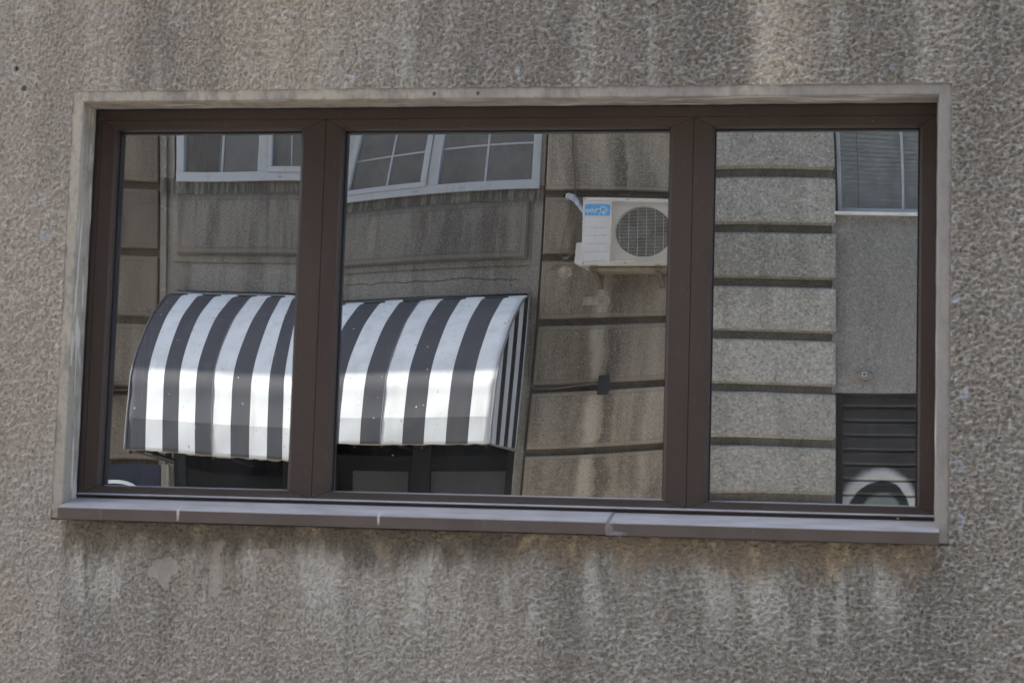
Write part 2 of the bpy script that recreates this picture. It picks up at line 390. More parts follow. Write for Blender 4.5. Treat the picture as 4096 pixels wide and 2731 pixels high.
ring(lambda s, t, y: (t + (wv_(s * 1.5, 1) if .01 < t else 0), y, -1.548 + s * (-.0416 - t * (-.0416 - OT) / OL + 1.548)), PL, 60)
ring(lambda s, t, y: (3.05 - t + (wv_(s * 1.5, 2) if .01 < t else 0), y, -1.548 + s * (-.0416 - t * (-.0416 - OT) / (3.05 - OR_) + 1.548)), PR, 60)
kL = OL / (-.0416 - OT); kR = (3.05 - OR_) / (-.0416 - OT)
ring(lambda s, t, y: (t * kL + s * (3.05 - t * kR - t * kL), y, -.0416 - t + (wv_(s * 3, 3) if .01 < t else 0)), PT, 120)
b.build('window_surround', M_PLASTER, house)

# fixed frame
b = B(); yo, yi = .132, .26
b.box(.030, 3.016, yo, yi, -.118, -.070, .0015); b.box(.030, 3.016, yo, yi, -1.51, -1.457, .0015)
b.box(.030, .0585, yo + .002, yi, -1.457, -.118); b.box(3.012, 3.03, yo + .002, yi, -1.457, -.118)
b.box(.06, 3.0, .155, yi, -.117, -.113); 
b.build('window_frame', M_FRAME, house)
b = B(); b.box(.036, 3.010, .126, .1315, -.0835, -.0775, .001); b.box(.0375, .0435, .127, .1315, -1.47, -.0835)
b.build('sealant_bead', M_GASKET, house)
b = B(); b.prism([(.036, .1315, -1.4565), (.036, .120, -1.4625), (.036, .120, -1.4655), (.036, .1315, -1.468)], (2.976, 0, 0)); b.build('frame_lip', M_SILL, house)
# three sashes, mitred, each with its reflecting pane
GL = {"L": [0.00114485, -0.00130277, 0.000817297, -9.36881e-05, -0.000286917, 0.000505244, 0.000751804, -0.000761494, 4.13478e-06, 0.00014611, 0.000425982, -0.000864053, -0.000276772, -1.83678e-05, -0.00106004, 4.99812e-05, 0.000527139, 0.000315913, 0.000758276, 0.000727399], "M": [0.000740134, 0.0006725, 0.000525063, 0.000472447, -0.000684091, 0.00237426, -0.00216774, 0.000655297, -3.18013e-05, -0.000492484, -0.00271868, 0.000499328, 0.00133432, 0.000235526, -0.000527101, -0.00023213, -3.33499e-05, 0.000378684, -0.000118654, 0.000274196], "R": [0.000662561, 0.000360011, -0.000557131, -0.000293181, 0.000103775, 0.000303668, 0.000449377, -3.07148e-05, 7.33323e-05, 0.000147239, -0.00131173, -0.000371823, 0.000175226, 0.000290743, 0.000301867, -0.00033717, 2.44818e-05, 0.000308579, 0.00011649, 0.000126979]}
mon = [(i, j) for i in range(6) for j in range(6) if 1 <= i + j <= 5]
PT_, PB_ = -.1537, -1.4301
for key, sx0, sx1, px0, px1, lab in (('L', .0600, .8925, .1147, .8028, 'left window sash, its pane mirroring the left half of the awning'), ('M', .8945, 2.1925, .9562, 2.1128, 'wide middle window sash, its pane mirroring the air conditioner'), ('R', 2.1945, 3.0105, 2.264, 2.9546, 'right window sash, its pane mirroring rough banded masonry')):
    b = B(); sz0, sz1 = -1.4555, -.1195; y0, y1, yg = .1345, .142, .197
    O = [(sx0, sz0), (sx1, sz0), (sx1, sz1), (sx0, sz1)]; I = [(px0, PB_), (px1, PB_), (px1, PT_), (px0, PT_)]
    g_ = .0011
    for k in range(4):
        j = (k + 1) % 4
        ax = Vector((O[j][0] - O[k][0], 0, O[j][1] - O[k][1])).normalized() * g_
        P3 = lambda p, y, s_: Vector((p[0], y, p[1])) + ax * s_
        # cross-section: outer side, front face, bevel to the glass
        sec = []
        for (p, s_) in ((k, 1), (j, -1)):
            m1 = (O[p][0] * .12 + I[p][0] * .88, O[p][1] * .12 + I[p][1] * .88)
            sec.append([P3(O[p], .25, s_), P3(O[p], y0, s_), P3(m1, y0 + .002, s_), P3(I[p], y1 + .006, s_), P3(I[p], .25, s_)])
        va = [b.bm.verts.new(v) for v in sec[0]]; vb = [b.bm.verts.new(v) for v in sec[1]]
        for i in range(5): b.bm.faces.new([va[i], va[(i + 1) % 5], vb[(i + 1) % 5], vb[i]])
        b.bm.faces.new(va); b.bm.faces.new(vb[::-1])
    sash = tag(b.build('window_sash', M_FRAME, house), lab)
    b = B(); gw, gy0, gy1 = .006, .176, .194
    b.box(px0 - .004, px1 + .004, gy0, gy1, PT_ - gw, PT_ + .004); 
    b.box(px0 - .004, px0 + gw * .8, gy0, gy1, PB_ + gw * .6, PT_ - gw); b.box(px1 - gw * .8, px1 + .004, gy0, gy1, PB_ + gw * .6, PT_ - gw)
    b.build('gasket', M_GASKET, sash)
    b = B(); b.prism([(px0 - .002, .194, PB_ + .005), (px0 - .002, .149, PB_ - .0065), (px0 - .002, .149, PB_ - .011), (px0 - .002, .194, PB_ - .008)], (px1 - px0 + .004, 0, 0)); b.build('glazing_bead', M_SILL, sash)
    # slightly bowed pane of real glass: thin sheet with about a millimetre of unevenness
    n1, n2 = 90, 110; mx_, mz_ = (px0 + px1) / 2, (PT_ + PB_) / 2
    hx_, hz_ = (px1 - px0) / 2, (PT_ - PB_) / 2
    U, W = np.meshgrid(np.linspace(-1.01, 1.01, n1), np.linspace(-1.01, 1.01, n2))
    H = sum(c_ * U ** i * W ** j for c_, (i, j) in zip(GL[key], mon))
    Vv = np.stack([U.ravel() * hx_, H.ravel(), W.ravel() * hz_], 1)
    k0 = (np.arange(n2 - 1)[:, None] * n1 + np.arange(n1 - 1)[None]).ravel()
    Qd = np.stack([k0, k0 + 1, k0 + n1 + 1, k0 + n1], 1)
    gm = bpy.data.meshes.new('glass_pane'); gm.from_pydata(Vv.tolist(), [], Qd.tolist()); gm.materials.append(M_MIRROR); gm.shade_smooth()
    go = link('glass_pane', gm, sash); go.location = go.location + Vector((mx_, .19, mz_))
# sill of folded sheet metal, two lengths with a lapped joint
def sill(x0, x1, dz=0.0):
    b = B(); pr = [(.20, -1.474), (.131, -1.4745), (-.038, -1.507), (-.0455, -1.511), (-.0475, -1.514), (-.0465, -1.552), (-.0435, -1.553), (-.0435, -1.516), (-.036, -1.510), (.2, -1.484)]
    b.prism([(x0, y, z + dz) for y, z in pr], (x1 - x0, 0, 0)); return b
sl = sill(.043, 1.948).build('window_sill', M_SILL, house)
sill(1.956, 3.017, -.0015).build('window_sill', M_SILL, house)
b = B(); pr = [(.13, -1.4735), (-.040, -1.506), (-.0482, -1.5105), (-.0492, -1.554), (-.046, -1.554), (-.0465, -1.514), (.13, -1.479)]
b.prism([(1.946, y, z) for y, z in pr], (.010, 0, 0)); b.build('sill_joint', simple('grey_lap_joint', (.17, .155, .15), .7), sl)
b = B(); b.disc_ring((2.892, -1.470), 0, .0045, .1295, .1325, 14); b.build('drain_cap', simple('pale_plastic_cap', (.5, .49, .48), .5), house)

# round brown shape inside, guessed as a lampshade, just seen through the left pane
lamp = thing('guessed_lamp', (.045, .75, -2.9), 'brown rounded shape indoors, guessed as a lampshade, faint behind the left pane', 'lamp')
b = B(); prof = [(.02, -.325), (.07, -.33), (.115, -.355), (.15, -.41), (.168, -.50), (.16, -.58), (.135, -.65), (.10, -.70), (.05, -.73)]
n = 40; rows = [[b.bm.verts.new((.045 + r_ * math.cos(2 * math.pi * k / n), .75 + r_ * math.sin(2 * math.pi * k / n), z)) for k in range(n)] for r_, z in prof]
for r0, r1_ in zip(rows, rows[1:]):
    for k in range(n): b.bm.faces.new([r0[k], r0[(k + 1) % n], r1_[(k + 1) % n], r1_[k]])
b.build('lamp_shade', simple('tan_lamp_cloth', (.80, .55, .36), .9, var=.06), lamp, True)
b = B(); b.tube([(.045, .75, -.72), (.045, .75, -2.86)], .014, 10); 
b.box(-.07, .16, .63, .87, -2.9, -2.87, .0)
b.build('lamp_stand', M_FRAME, lamp)

# ---------------------------------------------------------------- street
def sheet(name, x0, x1, y0, y1, z, m, kind='structure'):
    b = B(); b.bm.faces.new([b.bm.verts.new(p) for p in ((x0, y0, z), (x1, y0, z), (x1, y1, z), (x0, y1, z))]); o = b.build(name, m); return tag(o, kind=kind)
a = N('asphalt'); c = a.mix(a.mr(a.noise(120, det=3), .3, .7), (.10, .10, .10), (.19, .185, .175)); c = a.mix(a.mr(a.noise(.7, det=4), .4, .7, 0, .5), c, (.12, .115, .11))
a.bsdf(c, .9, nrm=a.bump(a.noise(160, det=3), .006, .7)); M_ASPH = a.m
a = N('concrete_paving'); br = a.n('TexBrick'); a.l(a.co, br.inputs['Vector']); br.inputs['Scale'].default_value = 2.5; br.inputs['Color1'].default_value = (.42, .40, .37, 1); br.inputs['Color2'].default_value = (.36, .345, .32, 1); br.inputs['Mortar'].default_value = (.15, .14, .13, 1); br.inputs['Mortar Size'].default_value = .01
c = a.mix(a.mr(a.noise(6, det=6), .4, .7, 0, .5), br.outputs[0], (.25, .235, .22)); a.bsdf(c, .9, nrm=a.bump(a.noise(60, det=4), .004, .6)); M_PAVE = a.m
sheet('ground', -120, 120, -120, 120, GZ - .14, M_ASPH); sheet('street', -60, 60, F(2.3), -1.7, GZ - .13, M_ASPH)
for nm, y0, y1 in (('pavement', -1.62, .02), ('pavement', YF - .05, F(2.2))):
    b = B(); b.box(-60, 60, y0, y1, GZ - .14, GZ - .001, .004); tag(b.build(nm, M_PAVE), kind='structure')
M_KERB = simple('granite_kerb', (.36, .35, .34), .85)
for y in (-1.70, F(2.202)):
    b = B()
    for k in range(-30, 31): b.box(k * 1.0, k * 1.0 + .992, y, y + .098 if y < -3 else y + .078, GZ - .14, GZ + .002, .01)
    tag(b.build('kerb', M_KERB), kind='structure')

# ---------------------------------------------------------------- materials: opposite buildings
def stone_mat(name, ca, cb, dark, comb=False, stripe=False, rough_sc=70, bumpd=.006, streakv=.5, seed=0, deep=None, grain=.55, topdirt=False, pier=False):
    a = N(name); co = a.vadd(a.co, (seed, seed * .3, 0))
    big = a.noise(1.4, a.scale(co, (1, 1, .7)), det=5, rough=.6)
    gr = a.noise(rough_sc, co, det=5, rough=.7)
    c = a.mix(a.mr(big, .33, .67), ca, cb)
    s1 = a.noise(6.5, a.scale(co, (1, 1, .13)), det=5, rough=.62)
    c = a.mix(a.mr(s1, .42, .64, 0, streakv), c, dark)
    s2 = a.noise(11, a.scale(a.vadd(co, (5, 5, 5)), (1, 1, .10)), det=3)
    c = a.mix(a.mr(s2, .62, .74, 0, .38), c, [min(1, k * 1.5) for k in cb])
    if stripe:
        wx = a.add(a.x, a.mul(a.sub(a.noise(3, det=3), .5), .16))
        st = a.ramp(a.mr(wx, .3, 1.3, 0, 1, False), [(0, .5), (.14, .46), (.24, .30), (.34, .34), (.42, .95), (.47, .75), (.52, .15), (.58, .2), (.63, .55), (.75, .42), (.88, .75), (1, .4)])
        lowm = a.mr(a.z, 1.0, .2, .35, 1)
        c = a.mix(a.mul(lowm, a.mr(st, .5, .05, 0, .9)), c, dark)
        c = a.mix(a.mul(lowm, a.mr(st, .5, .95, 0, .75)), c, (.50, .46, .37))
        core = a.mul(a.spot(.865, 1.3, .045, .6, .3, a.mul(a.sub(a.noise(18, det=3), .5), 1.2)), .75)
        c = a.mix(core, c, (.09, .08, .065))
    c = a.mix(a.mr(gr, .5, .70, 0, grain), c, [min(1, k * 1.7) for k in cb])
    c = a.mix(a.mr(gr, .48, .3, 0, grain), c, [k * .45 for k in dark])
    hgt = a.mul(gr, 1.0)
    if comb:
        at = a.n('Attribute'); at.attribute_name = 'rim'; rim = a.mr(at.outputs['Fac'], .75, .9, 1, 0)
        wvn = a.n('TexWave'); wvn.bands_direction = 'X'; wvn.inputs['Scale'].default_value = 26; a.l(a.co, wvn.inputs['Vector'])
        c = a.mix(a.mul(rim, .45), c, [k * 1.15 for k in cb])
        c = a.mix(a.mul(rim, a.mr(wvn.outputs[0], .3, .7, .4, 0)), c, dark)
        line = a.mul(a.mr(at.outputs['Fac'], .62, .78), a.mr(at.outputs['Fac'], .98, .84))
        c = a.mix(a.mul(line, .35), c, dark)
    if deep: c = a.mix(deep[0], c, deep[1])
    if pier: c = a.mix(a.mr(a.x, -2.85, -2.95, 0, .55), c, dark)
    if topdirt:
        tdn = a.noise(34, a.scale(a.co, (1, 1, .06)), det=5, rough=.7)
        ext = a.mr(a.z, a.add(1.0, a.mul(tdn, .35)), a.add(1.10, a.mul(tdn, .35)))
        c = a.mix(a.mul(a.mul(ext, a.mr(a.z, 1.40, 1.385)), a.mr(tdn, .36, .6, .25, .85)), c, (.06, .053, .045))
    oi = a.n('ObjectInfo').outputs['Random']; tn_ = a.mr(oi, 0, 1, .84, 1.14, False); cb_ = a.n('CombineColor'); [a.l(tn_, cb_.inputs[q_]) for q_ in range(3)]
    c = a.mix(1.0, c, cb_.outputs[0], 'MULTIPLY')
    a.bsdf(c, .95, spec=.12, nrm=a.bump(hgt, bumpd, .9)); return a.m
M_STONE = stone_mat('tooled_stone', (.285, .248, .196), (.34, .29, .222), (.10, .084, .066), comb=True, stripe=True, pier=True)
M_SPAND = stone_mat('spandrel_stone', (.245, .225, .195), (.29, .262, .22), (.105, .093, .08), comb=True, streakv=.7, seed=3, topdirt=True)
M_GROOVE = stone_mat('sooty_groove_stone', (.15, .125, .098), (.19, .16, .125), (.09, .075, .06), streakv=.4, seed=5)
M_BAND = stone_mat('plain_band_stone', (.235, .215, .185), (.28, .255, .215), (.11, .097, .08), streakv=.5, seed=8, topdirt=True)
M_ROUGH = stone_mat('coarse_grey_render', (.34, .325, .285), (.40, .38, .335), (.17, .16, .14), rough_sc=52, grain=.75, streakv=.3, seed=12)
M_ROUGHG = stone_mat('coarse_render_joint', (.19, .17, .14), (.24, .215, .18), (.11, .10, .085), rough_sc=60, seed=14)
M_FLAT = stone_mat('pebbled_render', (.28, .272, .25), (.32, .308, .28), (.19, .18, .16), rough_sc=55, bumpd=.016, grain=.6, streakv=.3, seed=17)
a = N('white_window_plastic'); v = a.noise(20, a.scale(a.co, (1, 1, .3)), det=6)
c = a.mix(a.mr(v, .5, .8, 0, .5), (.43, .445, .455), (.27, .265, .25)); a.bsdf(c, .35, spec=.5); M_PVC = a.m
def winglass(name, refl, tint):
    a = N(name); g = a.n('BsdfGlossy'); g.inputs['Roughness'].default_value = .02; g.inputs['Color'].default_value = (.9, .95, 1, 1)
    t = a.n('BsdfTransparent'); t.inputs[0].default_value = tint + (1,)
    m = a.n('MixShader'); m.inputs[0].default_value = refl; a.l(t.outputs[0], m.inputs[1]); a.l(g.outputs[0], m.inputs[2]); a.l(m.outputs[0], a.out.inputs[0]); return a.m
M_WGLASS = winglass('window_pane_glass', .20, (.92, .93, .94)); M_SHOPGLASS = winglass('shop_glass', .04, (.14, .14, .15))
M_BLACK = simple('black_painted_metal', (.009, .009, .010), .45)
M_SLAT = simple('grey_blind_fabric', (.24, .24, .235), .9, var=.12, nsc=3)
M_VENET = simple('grey_green_blind_slats', (.58, .62, .57), .7)

def block(x0, x1, z0, z1, d0, d1, bev=.006, rimw=.045, jit=0.0):
    """dressed stone block with a worked margin; mesh attribute rim: 0 edge .. 1 inside the margin"""
    bm_ = bmesh.new()
    def rect(i, y): return [bm_.verts.new((x, y, z)) for x, z in ((x0 + i, z0 + i), (x1 - i, z0 + i), (x1 - i, z1 - i), (x0 + i, z1 - i))]
    A = rect(0, F(d0)); Bv = rect(0, F(d1 - bev)); C_ = rect(bev, F(d1)); D = rect(rimw, F(d1 + .001)); E_ = rect(rimw + .006, F(d1 + jit))
    for P_, Q_ in ((A, Bv), (Bv, C_), (C_, D), (D, E_)):
        for k in range(4): bm_.faces.new([P_[k], P_[(k + 1) % 4], Q_[(k + 1) % 4], Q_[k]])
    bm_.faces.new(E_)
    return bm_, {id(v): .0 for v in A + Bv + C_}, [v.co.copy() for v in D + E_]
def build_block(name, mat, parent, *args, **kw):
    bm_, _, inner = block(*args, **kw)
    lay = bm_.verts.layers.float.new('rim')
    for v in bm_.verts:
        v[lay] = 1.0 if any((v.co - q).length < 1e-6 for q in inner) else 0.0
    bmesh.ops.recalc_face_normals(bm_, faces=bm_.faces)
    me = bpy.data.meshes.new(name); bm_.to_mesh(me); bm_.free(); me.materials.append(mat)
    return link(name, me, parent)

# ---------------------------------------------------------------- opposite stone building
SB = thing('stone_building', (-3, F(-.3), GZ), 'soot streaked tooled stone building mirrored in the left and middle panes', 'building')
BX = 1.500
b = B()
for (x0, x1, z0, z1, d) in ((-11, -3.04, GZ, 11, -.055), (.27, BX, GZ, 11, -.055),        # behind the blocks
                            ): b.box(x0, x1, F(-.45), F(d), z0, z1)
b.build('wall', M_GROOVE, SB)
b = B()
b.box(-3.04, -2.97, F(-.45), F(-.03), GZ, 11, .004)                 # slim fillet beside the pier
b.box(-2.97, -2.90, F(-.45), F(-.055), GZ, 11)
b.box(.205, .27, F(-.45), F(-.035), GZ, 11)
b.box(-2.90, .205, F(-.45), F(-.040), .697, 1.385, .004)            # field behind the spandrel panel
b.box(-2.90, .205, F(-.45), F(-.055), .43, .697)                     # plain band over the awning
b.box(-2.90, .205, F(-.45), F(-.03), 2.95, 11)
b.build('plain_wall', M_BAND, SB)
build_block('spandrel_panel', M_SPAND, SB, -2.86, .172, .757, 1.262, -.03, .004, bev=.018, rimw=.06, jit=.004)
JT = [1.35, .79, .23, -.33, -.89]
rj = random.Random(3)
for k in range(-4, 11):
    zt = -.89 + .56 * k; zb_ = zt - .495 - .065 + .0
    z0 = zt + .0; z1 = zt + .495
    if z1 < GZ: continue
    z0 = max(z0, GZ)
    for (x0, x1) in ((-4.35, -3.052), (.288, BX - .01)):
        o = build_block('stone_block', M_STONE, SB, x0, x1, z0, z1, -.06, rj.uniform(-.002, .003), bev=.010, rimw=.042, jit=rj.uniform(-.001, .003))
b = B(); b.box(-11, BX, F(-6), F(-5.8), GZ, 11.2); b.box(-11.2, -11, F(-6), F(-.05), GZ, 11.2); b.box(BX - .2, BX, F(-5.8), F(-.46), GZ, 11.2); b.box(-11, BX, F(-5.8), F(-.46), 11, 11.2)
b.build('rear_wall', M_BAND, SB)
# cornice that shades the front
b = B(); b.box(-11, 10, F(-.4), F(1.64), 5.12, 5.36, .01); b.box(-11, 10, F(-.1), F(.9), 4.92, 5.12, .02); b.box(-11, 10, F(-.1), F(.35), 4.75, 4.92, .02)
b.build('cornice', M_BAND, SB)
# window band: white frame, two lights and casements
def hbox(b, x0, x1, z0, z1, d0, d1, bev=.003): return b.box(x0, x1, F(d0), F(d1), z0, z1, bev)
WZ0, WZ1 = 1.385, 2.95
win = bpy.data.objects.new('x', None); bpy.data.objects.remove(win)
b = B()
hbox(b, -2.87, .236, WZ0 - .02, WZ0 + .058, -.12, -.012); hbox(b, -2.87, .236, WZ1 - .06, WZ1, -.12, -.02)
hbox(b, -2.87, -2.80, WZ0 + .058, WZ1 - .06, -.12, -.02); hbox(b, .173, .236, WZ0 + .058, WZ1 - .06, -.12, -.02)
hbox(b, -2.165, -2.065, WZ0 + .058, WZ1 - .06, -.12, -.02); hbox(b, -.662, -.572, WZ0 + .058, WZ1 - .06, -.12, -.02)
hbox(b, -1.42, -1.362, WZ0 + .058, WZ1 - .06, -.12, -.02)
wf = tag(b.build('window', M_PVC, SB), 'white plastic framed window above the striped awning')
b = B()   # opening casements stand proud
for (x0, x1) in ((-2.062, -1.423), (-1.359, -.664)):
    z0, z1 = WZ0 + .045, WZ1 - .07; t = .05
    hbox(b, x0, x1, z0, z0 + t, -.08, -.002, .006); hbox(b, x0, x1, z1 - t, z1, -.08, -.002, .006)
    hbox(b, x0, x0 + t, z0 + t, z1 - t, -.08, -.003, .006); hbox(b, x1 - t, x1, z0 + t, z1 - t, -.08, -.003, .006)
b.build('casement', M_PVC, wf)
b = B()
for x in (-2.482, -1.742, -1.003, -.195): hbox(b, x - .0085, x + .0085, WZ0 + .06, WZ1 - .06, -.075, -.06, .004)
for (x0, x1) in ((-2.79, -2.17), (-2.02, -1.47), (-1.31, -.71), (-.57, .173)):
    for z in (1.76, 2.35): hbox(b, x0, x1, z - .0085, z + .0085, -.074, -.061, .004)
b.build('glazing_bar', M_PVC, wf)
b = B(); hbox(b, -2.84, .21, WZ0 + .03, WZ1 - .03, -.085, -.080, 0); b.build('pane', M_WGLASS, wf)
b = B(); x = -2.55
while x < .2:
    wd = .20; d = -.19; b.prism([(x, F(d), WZ0), (x + wd * .97, F(d - .02), WZ0), (x + wd * .97, F(d - .023), WZ0), (x, F(d - .003), WZ0)], (0, 0, 1.56)); x += wd * .93
b.build('vertical_blind', M_SLAT, wf)
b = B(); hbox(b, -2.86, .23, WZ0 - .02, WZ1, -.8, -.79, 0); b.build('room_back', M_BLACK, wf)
for x in (-1.90, -.745):
    b = B(); hbox(b, x - .022, x + .022, WZ0 + .006, WZ0 + .018, -.013, -.004, .002); b.build('drain_cap', simple('dark_slot_cap', (.3, .3, .29), .5), wf)
# shopfront under the awning
b = B()
for (x0, x1) in ((-2.9, -2.78), (-1.83, -1.70), (-.57, -.43), (.15, .205)): hbox(b, x0, x1, GZ, .38, -.16, -.09)
hbox(b, -2.9, .205, .33, .43, -.3, -.06); hbox(b, -2.9, .205, GZ, GZ + .35, -.16, -.08); hbox(b, -2.78, .15, -.65, -.58, -.155, -.1)
sf = b.build('shopfront', M_BLACK, SB)
b = B(); hbox(b, -2.8, .2, GZ + .3, .34, -.132, -.126, 0); b.build('shop_glass', M_SHOPGLASS, sf)
b = B(); hbox(b, -2.9, .205, GZ, .4, -1.6, -1.55, 0); hbox(b, -2.9, .205, GZ, GZ + .02, -1.5, -.2, 0); b.build('shop_interior', simple('dark_shop_paint', (.05, .048, .045), .9), sf)
b = B(); hbox(b, -1.04, -.60, GZ + .4, -1.095, -.124, -.122, 0); hbox(b, -.42, .14, GZ + .4, -1.09, -.124, -.122, 0)  # grey sheets imitate the street reflected in the lower shop glass
b.build('reflection_sheet', simple('grey_reflection_paint', (.055, .055, .060), .7), sf)
# hairline crack on the plain band
b = B(); pts = []; x = -1.25; zz = .60
while x < .12:
    pts.append((x, F(-.0547), zz)); x += .04; zz += rj.uniform(-.012, .012); zz += (.595 - zz) * .15
b.tube(pts, .0028, 5); b.build('crack', M_BLACK, SB)
# patched hole below the conditioner
b = B(); b.disc_ring((.46, .625), 0, .05, F(-.002), F(.006), 18); b.build('mortar_patch', simple('pale_mortar', (.36, .31, .23), .95, var=.3, nsc=30), SB)
b = B(); hbox(b, .60, .80, .335, .41, -.002, .0065, .004); b.build('mortar_patch', simple('grey_mortar', (.30, .265, .21), .95, var=.3, nsc=30), SB)

# ---------------------------------------------------------------- opposite rendered building
RB = thing('rendered_building', (3.5, F(-.3), GZ), 'coarse grey rendered building with banded pier mirrored in the right pane', 'building')
b = B(); b.box(BX + .001, 2.615, F(-.45), F(-.065), GZ, 11); b.build('pier_wall', M_ROUGHG, RB)
for k in range(-5, 25):
    z1 = 1.475 - .435 * (k) + .342 + .0
    z0 = 1.475 - .435 * k
    if z0 < GZ - .3 or z0 > 8: continue
for k in range(-14, 6):
    z0 = max(GZ, 1.475 + .435 * k); z1 = 1.475 + .435 * k + .342
    if z1 < GZ: continue
    o = build_block('render_band', M_ROUGH, RB, BX + .006, 2.642, z0, z1, -.03, rj.uniform(-.002, .002), bev=.011, rimw=.03, jit=.0)
    b = B(); b.box(BX + .005, 2.630, F(-.07), F(-.031), z0 - .014, z1 + .012, .003); b.build('band_step', M_ROUGH, o)
b = B()
b.box(2.615, 4.7, F(-.45), F(-.05), -.325, 1.135); b.box(2.615, 2.655, F(-.45), F(-.10), GZ, -.325); b.box(2.615, 2.657, F(-.45), F(-.10), 1.135, 2.9); b.box(4.7, 4.71, F(-.45), F(-.06), GZ, -.3); b.box(2.615, 4.7, F(-.45), F(-.05), 2.9, 11); b.box(4.7, 10, F(-.45), F(-.05), GZ, 11); b.box(4.2, 4.7, F(-.45), F(-.05), 1.135, 2.9)
b.build('wall', M_FLAT, RB)
b = B(); b.box(BX + .001, 10, F(-6), F(-5.8), GZ, 11.2); b.box(10, 10.2, F(-6), F(-.05), GZ, 11.2); b.box(BX + .001, 10, F(-5.8), F(-.46), 11, 11.2); b.box(BX + .001, 2.60, F(-5.8), F(-.46), GZ, 11)
b.build('rear_wall', M_BAND, RB)
b = B()
hbox(b, 2.655, 2.682, 1.135, 2.9, -.18, -.08); hbox(b, 4.17, 4.2, 1.135, 2.9, -.18, -.08); hbox(b, 2.682, 4.17, 2.86, 2.9, -.18, -.08); hbox(b, 2.682, 4.17, 1.135, 1.175, -.18, -.085)
hbox(b, 3.145, 3.168, 1.175, 2.86, -.17, -.09)
w2 = tag(b.build('window', M_PVC, RB), 'window with horizontal grey blinds at the top of the right pane')
b = B(); hbox(b, 2.67, 4.18, 1.15, 2.88, -.145, -.14, 0); b.build('pane', M_WGLASS, w2)
b = B(); z = 1.16
while z < 2.88: b.prism([(2.675, F(-.20), z), (2.675, F(-.20), z + .003), (2.675, F(-.182), z + .036), (2.675, F(-.182), z + .033)], (1.5, 0, 0)); z += .036
b.build('venetian_blind', M_VENET, w2)
b = B(); b.tube([(2.80, F(-.176), 1.16), (2.80, F(-.176), 2.88)], .002, 5); b.build('blind_cord', M_BLACK, w2)
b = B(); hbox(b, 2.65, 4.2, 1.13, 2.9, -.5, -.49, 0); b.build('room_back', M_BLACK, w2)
b = B(); hbox(b, 2.632, 4.23, 1.112, 1.134, -.16, .0, .002); b.build('window_sill', simple('white_sill_board', (.72, .71, .68), .6), RB)
# roller shutter with sprayed arch
a = N('sprayed_shutter_metal')
wbl = a.mul(a.sub(a.noise(5, det=2), .5), .05)
dx = a.sub(a.x, 3.02); dz = a.add(a.z, 1.30); rr_ = a.add(a.math('SQRT', a.add(a.mul(dx, dx), a.mul(dz, dz))), wbl)
base = a.mix(a.mr(a.noise(8, a.scale(a.co, (.3, 1, 1)), det=5), .3, .7), (.026, .027, .028), (.042, .042, .041))
wht = a.mul(a.mr(rr_, .40, .33), a.mr(rr_, .262, .285)); wht2 = a.mul(a.mr(rr_, .20, .165), .5)
blk = a.mul(a.mr(rr_, .285, .27), a.mr(rr_, .185, .2))
c = a.mix(a.mul(wht, .85), base, (.52, .54, .53)); c = a.mix(blk, c, (.018, .02, .02)); c = a.mix(wht2, c, (.30, .34, .31))
c = a.mix(a.mul(a.mul(a.mr(a.x, 3.22, 3.28), blk), .8), c, (.02, .12, .02))
a.bsdf(c, .42, metal=0, spec=.5); M_SHUT = a.m
b = B(); z = -.325; hbox(b, 2.70, 4.62, -.345, -.325, -.2, -.115, .002)
while z > GZ:
    z1 = z - .1175
    b.prism([(2.695, F(-.185), z), (2.695, F(-.150), z - .006), (2.695, F(-.145), z - .03), (2.695, F(-.145), z - .088), (2.695, F(-.152), z - .104), (2.695, F(-.172), z - .108), (2.695, F(-.172), z1), (2.695, F(-.19), z1)], (1.93, 0, 0)); z = z1
sh = tag(b.build('roller_shutter', M_SHUT, RB), 'dark ribbed roller shutter sprayed with a white and black arch')
for q0, q1 in ((2.648, 2.694), (4.626, 4.7)): b = B(); hbox(b, q0, q1, GZ, -.325, -.2, -.09, .003); b.build('guide_rail', M_BLACK, sh)

# ---------------------------------------------------------------- striped awning
def cr(pts, n):   # catmull-rom through (d, z)
    o = []; P_ = [pts[0]] + pts + [pts[-1]]
    for i in range(1, len(P_) - 2):
        for k in range(n):
            t = k / n; o.append(tuple(.5 * ((2 * P_[i][q]) + (-P_[i - 1][q] + P_[i + 1][q]) * t + (2 * P_[i - 1][q] - 5 * P_[i][q] + 4 * P_[i + 1][q] - P_[i + 2][q]) * t * t + (-P_[i - 1][q] + 3 * P_[i][q] - 3 * P_[i + 1][q] + P_[i + 2][q]) * t ** 3) for q in (0, 1)))
    return o + [pts[-1]]
AX0, SWD = -2.875, 3.09 / 20; AD = 1.15
AX1 = AX0 + 20 * SWD
CURVE = [(d * AD, z) for d, z in cr([(.0, .415), (.16, .385), (.33, .295), (.55, .155), (.75, -.03), (.895, -.20), (.965, -.34), (.983, -.50), (1.0, -.655)], 4) + cr([(1.0, -.66), (1.0, -.77), (.998, -.888)], 3)[1:]]
aw = thing('awning', (-1.37, F(0), -.9), 'curved metal shop awning in black and white stripes, sunlit along its lower half', 'awning')
